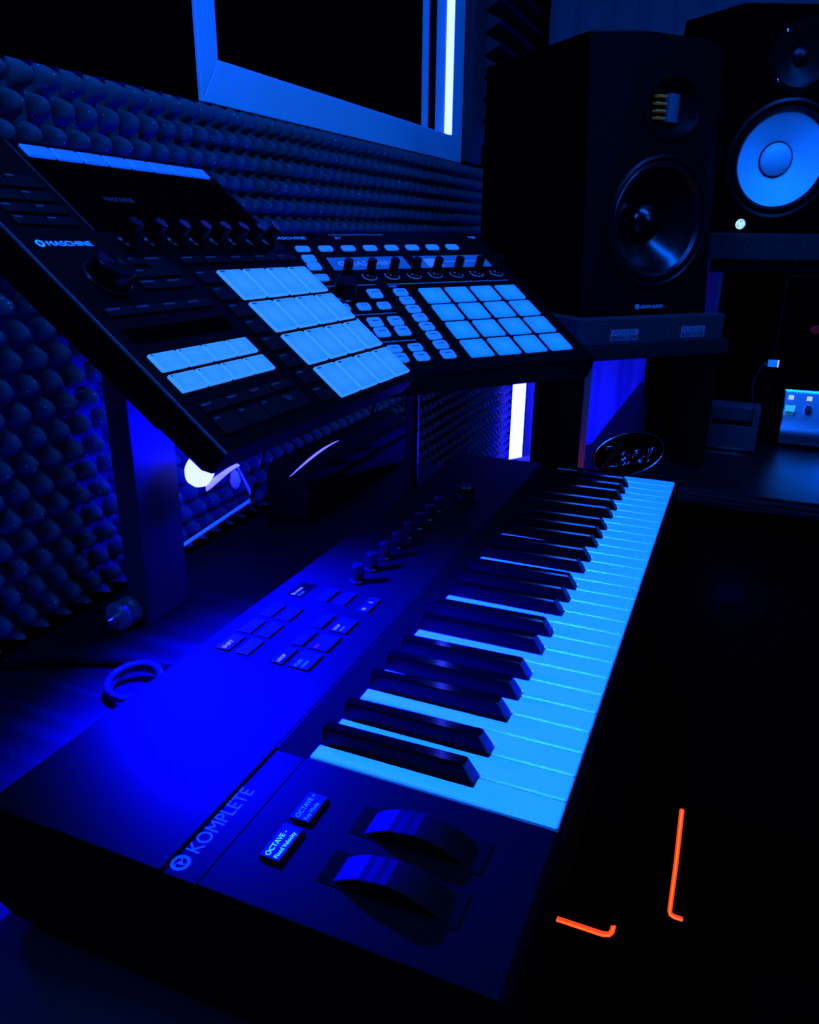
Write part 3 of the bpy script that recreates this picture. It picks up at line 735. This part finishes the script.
b = MB().lathe([(.0016,0),(.0040,0),(.0040,-.0006),(.0016,-.0006)], axis='y', seg=20, c=(.1065,-.0003,.0130)); b.build('logo_emblem', M['ink_white'], sa)

FB = spk_frame((1.423,.047,.3085), math.radians(-67.06), math.radians(7.64))
sb = empty('studio_monitor_speaker', FB)
tag(sb, 'black studio speaker with a white cone, right of the two speakers, on the high shelf', 'speaker')
w, d, h = .250, .334, .390
b = MB().box(0, w, 0, d, 0, h); cab = b.build('cabinet', M['spk_box'], sb)
cut(cab, [MB().lathe([(0,-.02),(.0975,-.02),(.0975,.10),(0,.10)], axis='y', seg=72, c=(.125,0,.134)), MB().lathe([(0,-.02),(.044,-.02),(.044,.03),(0,.03)], axis='y', seg=48, c=(.125,0,.308))])
bv = cab.modifiers.new('bevel','BEVEL'); bv.width = .003; bv.segments = 2; bv.limit_method = 'ANGLE'; bv.angle_limit = math.radians(35)
cx, cz = .125, .134; R_ = .100
b = MB().lathe([(R_+.008,.001),(R_+.008,-.0060),(R_+.003,-.0080),(R_-.002,-.0060),(R_-.003,.001)], axis='y', seg=72, c=(cx,0,cz)); b.build('woofer_ring', M['surround'], sb, smooth=True)
b = MB().lathe([(R_-.002,.000),(R_-.006,-.0060),(R_-.012,-.0065),(R_-.0165,-.0010)], axis='y', seg=72, c=(cx,0,cz)); b.build('woofer_surround', M['surround'], sb, smooth=True)
b = MB().lathe([(R_-.0165,-.0010),(.060,.0130),(.034,.0270),(.030,.0290)], axis='y', seg=72, c=(cx,0,cz)); b.build('woofer_cone', M['cone_wht'], sb, smooth='all')
b = MB().lathe([(0,.0110),(.010,.0118),(.020,.0148),(.027,.0195),(.0315,.0270)], axis='y', seg=48, c=(cx,0,cz)); b.build('dust_cap', M['cap_wht'], sb, smooth='all')
b = MB().lathe([(.0308,.0240),(.0322,.0238),(.0332,.0275)], axis='y', seg=48, c=(cx,0,cz)); b.build('dust_cap_ring', M['surround'], sb, smooth='all')
tx, tz = .125, .308
b = MB(); O = [(tx+.066*math.cos(a), tz+.066*math.sin(a)) for a in [math.radians(22.5+360*k/48) for k in range(48)]]
O = [(tx+(x-tx)*q, tz+(z-tz)*q) for (x, z), q in [((x, z), 1/max(abs(math.cos(((math.atan2(z-tz,x-tx)) % (PI/4))-PI/8)), .1)*math.cos(PI/8)) for x, z in O]]
I = [(tx+(x-tx)*.0475/math.hypot(x-tx,z-tz), tz+(z-tz)*.0475/math.hypot(x-tx,z-tz)) for x, z in O]
b.add([(x,-.004,z) for x,z in O]+[(x,-.004,z) for x,z in I]+[(x,.0005,z) for x,z in O]+[(x,.0005,z) for x,z in I], [f for k in range(48) for j in [(k+1)%48] for f in ((k,j,48+j,48+k),(k,96+k,96+j,j),(48+k,48+j,144+j,144+k))])
b.build('tweeter_plate', M['spk_front'], sb)
b = MB().lathe([(.050,-.0045),(.040,-.002),(.020,.006),(.0165,.006)], axis='y', seg=48, c=(tx,0,tz)); b.lathe([(0,-.001),(.008,.0002),(.0135,.0035),(.0165,.006)], axis='y', seg=32, c=(tx,0,tz))
b.build('tweeter', M['surround'], sb, smooth='all')
s0 = None
for k in range(4):
    a = math.radians(45+90*k); l = (tx+.0565*math.cos(a), -.0045, tz+.0565*math.sin(a))
    if s0 is None: s0 = MB().lathe([(.0030,.001),(.0030,-.0008),(.0012,-.0014),(0,-.0008)], axis='y', seg=14).build('screw', M['chrome'], sb, loc=l, smooth=True)
    else: copy(s0, sb, l)
b = MB().lathe([(0,-.0030),(.0088,-.0030),(.0095,-.0010),(.0095,.001)], axis='y', seg=28, c=(.0700,0,.0165)); em = b.build('logo_emblem', M['logo_lit'], sb, smooth=True)
b = MB()
for k in range(3):
    a = math.radians(90+120*k)
    for off in (-.26,.26): b.tube([(.0700+rr*math.cos(a+off*(.0065/rr)), -.0032, .0165+rr*math.sin(a+off*(.0065/rr))) for rr in (.0030,.0052,.0074)], .0006, 6)
b.tube([(.0700+.0080*math.cos(t), -.0031, .0165+.0080*math.sin(t)) for t in [2*PI*k/28 for k in range(28)]], .0004, 6, closed=True)
b.build('emblem_forks', M['logo_ring'], em)

# foam isolation pad under the black speaker
pa = empty('isolation_pad', FA @ T(0,0,-.0415))
tag(pa, 'grey foam isolation pad with two printed labels under the black coned speaker', 'speaker pad')
b = MB()
def rr_poly(x0, x1, y0, y1, r):
    o = []
    for cx_, cy_, a0 in ((x1-r,y1-r,0),(x0+r,y1-r,90),(x0+r,y0+r,180),(x1-r,y0+r,270)):
        for k in range(5):
            a = math.radians(a0+22.5*k); o.append((cx_+r*math.cos(a), cy_+r*math.sin(a)))
    return o
b.prism(rr_poly(-.022,.272,-.030,.30,.010), 0, .0410); b.build('foam_block', M['foam_pad'], pa, bevel=.002)
for x0, x1, z0, z1, nm in ((.0365,.0885,.0070,.0240,'label'),(.1765,.2255,.0070,.0240,'label')):
    lb = MB().box(x0, x1, -.0306, -.0301, z0, z1).build(nm, M['label'], pa)
    text('label_text', 'POWER', .0110, M['ink_dark'], lb, T((x0+x1)/2, -.0308, z0+.0082) @ fm, ext=.0001, align='CENTER', sx=1.18)
    MB().box(x0+.002, x1-.002, -.0309, -.0304, z0+.0015, z0+.0075).build('label_band', M['ink_dark'], lb)
    text('label_text', 'STUDIO', .0070, M['label'], lb, T((x0+x1)/2, -.0311, z0+.0020) @ fm, ext=.0001, align='CENTER', sx=1.4)
# pedestal on the desk under it
pe = empty('speaker_pedestal', FA @ T(0,0,DZ-.1815))
tag(pe, 'open black desk pedestal of two side boards and a shelf under the black coned speaker', 'speaker stand')
H = .1400-DZ
MB().box(-.024, .280, -.034, .300, H-.0225, H).build('shelf', M['board'], pe, bevel=.001)
MB().box(-.004, .009, -.028, .112, 0, H-.0225).build('side_panel', M['board_dk'], pe, bevel=.0008)
MB().box(-.0035, .0085, -.0292, -.0281, .004, H-.024).build('lit_edge', M['lit_edge'], pe)
MB().box(.248, .268, -.028, .112, 0, H-.0225).build('side_panel', M['board_dk'], pe, bevel=.0008)
# oval desk emblem
zo = FA @ T(0,0,DZ-.1815)
za = empty('desk_emblem', zo @ T(.113, -.012, 0))
tag(za, 'dark oval nameplate with outlined lettering standing under the pedestal shelf', 'nameplate')
b = MB().lathe([(0,.003),(.0740,.003),(.0740,0),(0,0)], axis='y', seg=56, c=(.0,0,.0370), sx=1.0, sy=.50); b.build('plate', M['glass'], za)
b = MB().tube([(.0740*math.cos(t), -.0012, .0370+.0370*math.sin(t)) for t in [2*PI*k/64 for k in range(64)]], .0011, 8, closed=True); b.build('rim', M['silver'], za, smooth='all')
text('nameplate_text', 'Zaor', .0520, M['silver'], za, T(-.0560, -.0016, .0190) @ fm, outline=.0006, sx=.98, shear=.12, spacing=1.10)

# high shelf and foam pad for the white coned speaker
yw = math.radians(-67.06); FH = spk_frame((1.423,.047,.3085), yw)
pb = empty('isolation_pad', FH @ T(0,0,-.052))
tag(pb, 'speckled foam isolation pad under the white coned speaker', 'speaker pad')
b = MB(); x0, x1 = -.004, .262; y0, y1 = -.012, .325; tn = math.tan(math.radians(7.64))
b.add([(x0,y0,0),(x1,y0,0),(x1,y1,0),(x0,y1,0),(x0,y0,.0500),(x1,y0,.0500),(x1,y1,.0510+tn*y1),(x0,y1,.0510+tn*y1)],
      [(0,3,2,1),(4,5,6,7),(0,1,5,4),(1,2,6,5),(2,3,7,6),(3,0,4,7)])
b.build('foam_block', M['foam_pad'], pb, bevel=.003)
sh = empty('speaker_shelf', FH @ T(0,0,DZ-.3085))
tag(sh, 'tall black shelf unit on the desk raising the white coned speaker', 'speaker stand')
H = .2565-DZ
MB().box(.020, .56, .000, .34, H-.024, H-.0005).build('shelf', M['board_dk'], sh, bevel=.001)
MB().box(.046, .062, .000, .33, 0, H-.024).build('side_panel', M['board_dk'], sh, bevel=.0008)
MB().box(.046, .0500, -.003, .000, 0, H-.024).build('edge_strip', M['lit_edge'], sh)
MB().box(.015, .556, .3305, .3385, 0, H-.024).build('back_panel', M['board_dk'], sh)
MB().box(.540, .558, .000, .33, 0, H-.024).build('side_panel', M['board_dk'], sh, bevel=.0008)

# ================================================================== THINGS ON THE MAIN DESK
# low case against the wall
o_ = (.70, .50, DZ)
gc = empty('equipment_case', loc=o_); tag(gc, 'long low black case lying on the desk along the foam wall behind the keyboard', 'case')
b = MB().profile_x([(-.030,.002),(-.034,.030),(-.032,.072),(-.018,.088),(.018,.090),(.030,.078),(.034,.030),(.030,.002)], -.165, .190)
b.build('shell', M['case'], gc, bevel=.004)
MB().box(-.165, .190, -.0350, -.0335, .0480, .0500).build('seam', M['gap'], gc)
MB().tube([(-.030,-.034,.060),(-.030,-.050,.058),(.050,-.050,.058),(.050,-.034,.060)], .0035, 8).build('handle', M['case'], gc, smooth=True)
# small dock
o_ = (1.22, -.0560, DZ)
dc = empty('desktop_dock', loc=o_); tag(dc, 'small box shaped dock with a dark slot, right of the oval nameplate', 'dock')
b = MB().prism([(0,.046),(.06,.046),(.06,-.050),(0,-.050)], .002, .050)
b.box(0, .06, .033, .046, .050, .084); b.box(0, .06, -.050, -.037, .050, .084); b.box(.012, .06, -.037, .033, .050, .084)
b.build('body', M['dock'], dc, bevel=.002)
MB().box(.0002, .012, -.036, .032, .0500, .058).build('slot', M['gap'], dc)
MB().box(-.0012, .0002, -.034, .030, .0030, .0070).build('base_trim', M['chrome'], dc, bevel=.0004)
# audio interface
o_ = (1.304, -.28, DZ)
ai = empty('audio_interface', loc=o_); tag(ai, 'silver fronted audio interface with two small knobs catching blue light at the right edge', 'audio interface')
pr = [(0,.004),(-.004,.010),(-.006,.022),(.000,.036),(.010,.052),(.020,.100),(.026,.108),(.10,.112),(.10,.004)]
MB().profile_y(pr, -.14, .134).build('front_panel', M['silver'], ai, bevel=.0015, smooth=True)
MB().profile_y([(-.004,.002),(-.010,.010),(-.010,.060),(.012,.112),(.105,.118),(.105,.002)], .134, .150).build('end_cheek', M['spk_box'], ai, bevel=.002)
MB().box(.028, .105, -.14, .134, .1125, .117).build('top_cover', M['spk_box'], ai, bevel=.001)
for yy in (.1215, .0895):
    nm = Matrix.Rotation(math.radians(-78), 4, 'Y')
    b = MB().lathe([(0,.0),(.0070,.0),(.0065,.012),(.0055,.0135),(0,.0135)], seg=24).xf(T(.0115, yy, .075) @ nm); b.build('knob', M['silver'], ai, smooth=True)
    b = MB().box(-.004, .004, -.0045, .0045, 0, .001).xf(T(.0175, yy, .0935) @ nm); b.build('bright_spot', M['glint'], ai)  # white glint on the metal, painted as emission
b = MB().box(-.006, .006, -.0085, .0085, 0, .0012).xf(T(.0105, .1215, .073) @ nm @ T(0,0,.0138)); b.build('bright_spot', M['glint_c'], ai)
# monitor screen behind it
o_ = (1.42, -.45, DZ)
mo_ = empty('computer_monitor', loc=o_); tag(mo_, 'dark computer monitor with a thin bezel standing behind the audio interface', 'monitor')
MB().box(0, .022, -.36, .338, .075, .318).build('casing', M['spk_box'], mo_, bevel=.002)
MB().box(-.0006, .0002, -.35, .327, .086, .308).build('screen', M['glass'], mo_)
b = MB(); b.box(-.0012, .0, .3285, .3300, .078, .315); b.box(-.0012, .0, -.355, .3285, .3135, .3150); b.build('bezel_edge', M['board'], mo_)
b = MB().lathe([(0,0),(.011,0),(.012,.0006),(.011,.0012),(0,.0012)], axis='x', seg=10, c=(-.0018,.262,.213), sy=.7); b.build('screen_icon', M['red_dim2'] if 'red_dim2' in M else M['red_dim'], mo_)
MB().box(.03, .14, -.09, .09, 0, .010).build('foot', M['spk_box'], mo_, bevel=.002); MB().box(.022, .045, -.03, .03, .010, .20).build('neck', M['spk_box'], mo_)
# usb plug and its cable
ug = empty('usb_plug', loc=(1.395,-.118,.061)); tag(ug, 'small lit plug with a thin cable at the lower left corner of the monitor', 'plug')
MB().box(-.004, .004, -.009, .0085, -.006, .007).build('shell', M['usb'], ug, bevel=.001)
MB().box(-.0042, .0042, -.0115, -.009, -.006, .007).build('tip', M['glint'], ug, bevel=.0005)
b = MB().tube([(0,.0085,0),(.0,.016,-.004),(-.002,.026,-.022),(-.004,.030,-.045),(-.006,.028,-.070),(-.008,.022,-.100),(-.010,.0,-.138)], .0022, 8); b.build('cable', M['clear'], ug, smooth='all')

# ================================================================== SMALL THINGS ON THE WING, LEFT
o_ = (.214, .512, DZ)
ck = empty('clamp_knob', loc=(.199,.492,DZ)); tag(ck, 'round plastic clamp knob lying beside the foot of the upright board', 'knob')
b = MB().lathe([(0,0),(.0125,0),(.0155,.003),(.0155,.008),(.0120,.011),(.0120,.015),(.0150,.018),(.0150,.023),(.010,.026),(0,.026)], axis='x', seg=32)
b.xf(T(-.008,0,.0156)); b.build('wheel', M['clamp'], ck, smooth=True)
MB().lathe([(0,0),(.005,0),(.005,.012),(0,.012)], axis='x', seg=16, c=(-.020,0,.0156)).build('spindle', M['chrome'], ck, smooth=True)
cc = MB()
cc.tube([(.112+.024*math.cos(t), .395+.026*math.sin(t), DZ+.0052+.003*math.sin(t*2)+.003) for t in [2*PI*k/40 for k in range(40)]], .0034, 8, closed=True)
cc.tube([(.110+.022*math.cos(t), .397+.023*math.sin(t), DZ+.014+.004*math.cos(t)) for t in [2*PI*k/40 for k in range(40)]], .0030, 8, closed=True)
tag(cc.build('coiled_cable', M['clear'], smooth='all'), 'coil of pale cable lying on the desk behind the left end of the keyboard', 'cable')
cc = MB().tube([(.085+.065*t+.014*math.sin(t*PI), .545-.160*t, DZ+.0045) for t in [k/24 for k in range(25)]], .0042, 8)
tag(cc.build('black_cable', M['cable'], smooth='all'), 'thick black cable running across the desk towards the keyboard back edge', 'cable')
# jack plugs under the controllers
def jack(loc, rz, label, s=1.0):
    e = empty('audio_plug', Matrix.Translation(loc) @ Matrix.Rotation(rz, 4, 'Z')); tag(e, label, 'plug')
    MB().lathe([(0,0),(.0052*s,0),(.0056*s,.003),(.0050*s,.016*s),(.0030*s,.022*s),(0,.022*s)], axis='x', seg=20).build('plug_body', M['spk_glint'], e, smooth=True)
    MB().tube([(.021*s,0,0),(.04*s,.004,-.003),(.06*s,.012,-.016),(.07*s,.02,-.04)], .0018, 8).build('cable', M['cable'], e)
M['spk_glint'] = mat('plug_shell', (0.12, 0.12, 0.13), 0.25, metal=.5)
jack((.186, .300, .1375), .35, 'small round plug hanging under the front corner of the nearer pad controller')
jack((.462, .332, .128), .1, 'small plug under the left corner of the farther pad controller', .8)

# ================================================================== UNDER THE DESK: TOWERS WITH RED LIGHT
def tower(x0, y0, y1, hgt, label, kind):
    e = empty('computer_tower', loc=(x0, (y0+y1)/2, FZ)); tag(e, label, 'computer'); ym = (y0+y1)/2
    MB().box(.004, .40, y0-ym, y1-ym, .02, hgt).build('case', M['spk_box'], e, bevel=.003)
    MB().box(.03, .37, y0-ym+.02, y1-ym-.02, 0, .02).build('base', M['spk_box'], e)
    if kind == 0:
        pts = [(0, y1-ym-.01, .040), (0, y0-ym+.016, .040), (.001, y0-ym+.006, .043), (.002, y0-ym+.002, .050), (.004, y0-ym+.001, .060)]
    else:
        pts = [(0, y1-ym+.006, .2574), (0, y1-ym+.002, .15), (0, y1-ym, .050), (0, y1-ym-.002, .043), (0, y1-ym-.008, .040), (0, y1-ym-.022, .040)]
    MB().tube(pts, .0042 if kind == 0 else .0036, 8).build('light_strip', M['red_led'], e, smooth='all')
    MB().tube([(x-.0035,y,z+.001) for x,y,z in pts], .0014, 6).build('light_core', M['red_core'], e, smooth='all')
    return e
tower(.675, .0020, .18, .26, 'black box under the desk with a short horizontal red light strip along its foot', 0)
tower(.7585, -.26, -.0788, .27, 'black computer case under the desk with an upright red light strip at its left corner', 1)
rs = MB().box(.735, .940, .0095, .0118, DZ-.024, DZ-.018).build('red_edge_glint', M['red_dim'])  # red reflection on the desk edge, built as an emissive strip
tag(rs, 'short dim red glint on the desk edge, built as a glowing strip', 'glow strip')
# cable with plug hanging from the back of the desk
cb = empty('power_cable', loc=(1.195,.02,-.40)); tag(cb, 'dark cable with a round plug hanging in the gloom under the desk', 'cable')
MB().tube([(0,-.02,.25),(-.01,-.03,.15),(-.02,-.02,.06),(-.03,.03,.02),(-.03,.09,.0),(-.03,.15,-.05)], .008, 8).build('cord', M['cable'], cb, smooth='all')
MB().lathe([(0,0),(.024,0),(.026,.01),(.020,.03),(0,.03)], axis='x', seg=24, c=(-.05,-.02,.09)).build('plug', M['clear'], cb, smooth=True)

# ================================================================== LIGHTS
def area(name, loc, tgt, size, col, power, sy=None):
    l = bpy.data.lights.new(name, 'AREA'); l.energy = power; l.color = col; l.size = size
    if sy: l.shape = 'RECTANGLE'; l.size_y = sy
    o = bpy.data.objects.new(name, l); COL.objects.link(o)
    o.matrix_world = Matrix.Translation(loc) @ (Vector(tgt)-Vector(loc)).to_track_quat('-Z','Y').to_matrix().to_4x4()
    return o
area('ceiling_bar_light', (.42, -.55, 1.55), (.42, -.30, 0), .22, (.0010, .115, 1.0), 62.0, sy=1.6)
area('key_edge_light', (-.42, .29, 1.40), (-.42, .22, 0), 1.50, (.006, .120, 1.0), 64.0, sy=.20)  # added overhead light, shaped for highlights along the key edges
area('cone_fill_light', (.1, -1.9, 1.2), (1.1, .2, .5), .4, (.002, .15, 1.0), 10.0)  # added front fill for the far speaker cones, no fixture
def lamp(kind, name, loc, power, col, soft, tgt=None, ang=135):
    l = bpy.data.lights.new(name, kind); l.energy = power; l.color = col; l.shadow_soft_size = soft
    o = bpy.data.objects.new(name, l); COL.objects.link(o); o.location = loc
    if kind == 'SPOT':
        l.spot_size = math.radians(ang); l.spot_blend = 1.0
        o.matrix_world = Matrix.Translation(loc) @ (Vector(tgt)-Vector(loc)).to_track_quat('-Z','Y').to_matrix().to_4x4()
lamp('SPOT', 'blue_spot_light', (.145, .375, .138), 1150.0, (.0002, .0003, 1.0), .010, (.140, .300, 0), 112)
lamp('POINT', 'curtain_fill_light', (1.82, .36, -.25), 22.0, (.0002, .0004, 1.0), .02)  # added unseen light that brightens the curtain below the pedestal shelf
lamp('POINT', 'blue_desk_light', (-.02, .49, -.02), 1.3, (.0002, .0004, 1.0), .01)
lamp('POINT', 'under_desk_fill_light', (1.0, -.1, -.3), 3.0, (.0002, .0004, 1.0), .02)  # added unseen light, faint blue on the panel under the desk
lamp('POINT', 'blue_bulb_light', (.315, .425, .085), 14.0, (.0003, .0005, 1.0), .015)
l = bpy.data.lights.new('red_lamp', 'POINT'); l.energy = .12; l.color = (1.0, .01, .02); l.shadow_soft_size = .01
o = bpy.data.objects.new('red_lamp', l); COL.objects.link(o); o.location = (.86, .10, -.055)
for o in list(COL.objects):
    g = {'acoustic_foam_panel': 'egg crate foam panels on the left wall', 'studio_monitor_speaker': 'studio speakers on the desk',
         'pad_controller': 'tilted pad controllers', 'computer_tower': 'dark computer cases under the desk', 'audio_plug': 'plugs under the pad controllers',
         'isolation_pad': 'foam pads under the speakers', 'controller_stand': 'stands of the pad controllers'}.get(o.name.split('.')[0])
    if g and o.parent is None: o['group'] = g
w = bpy.data.worlds.new('world'); S.world = w; w.use_nodes = True
w.node_tree.nodes['Background'].inputs[0].default_value = (0, 0.0002, 0.002, 1); w.node_tree.nodes['Background'].inputs[1].default_value = 1.0

# ================================================================== CAMERA
cam = bpy.data.cameras.new('camera'); co = bpy.data.objects.new('camera', cam); COL.objects.link(co)
cam.sensor_fit = 'VERTICAL'; cam.sensor_height = 24.0; cam.sensor_width = 24.0*819/1024; cam.lens = 779.06/1024*24.0
cam.clip_start = .01; cam.clip_end = 20
rt, dn, fw = RB[0], RB[1], RB[2]
co.matrix_world = Matrix(((rt[0],-dn[0],-fw[0],-.34665777),(rt[1],-dn[1],-fw[1],-.05508424),(rt[2],-dn[2],-fw[2],.30581496),(0,0,0,1)))
S.camera = co
S.view_settings.view_transform = 'Standard'; S.view_settings.look = 'None'
S.view_settings.gamma = 1.0; S.view_settings.use_curve_mapping = False; S.view_settings.exposure = 0.0
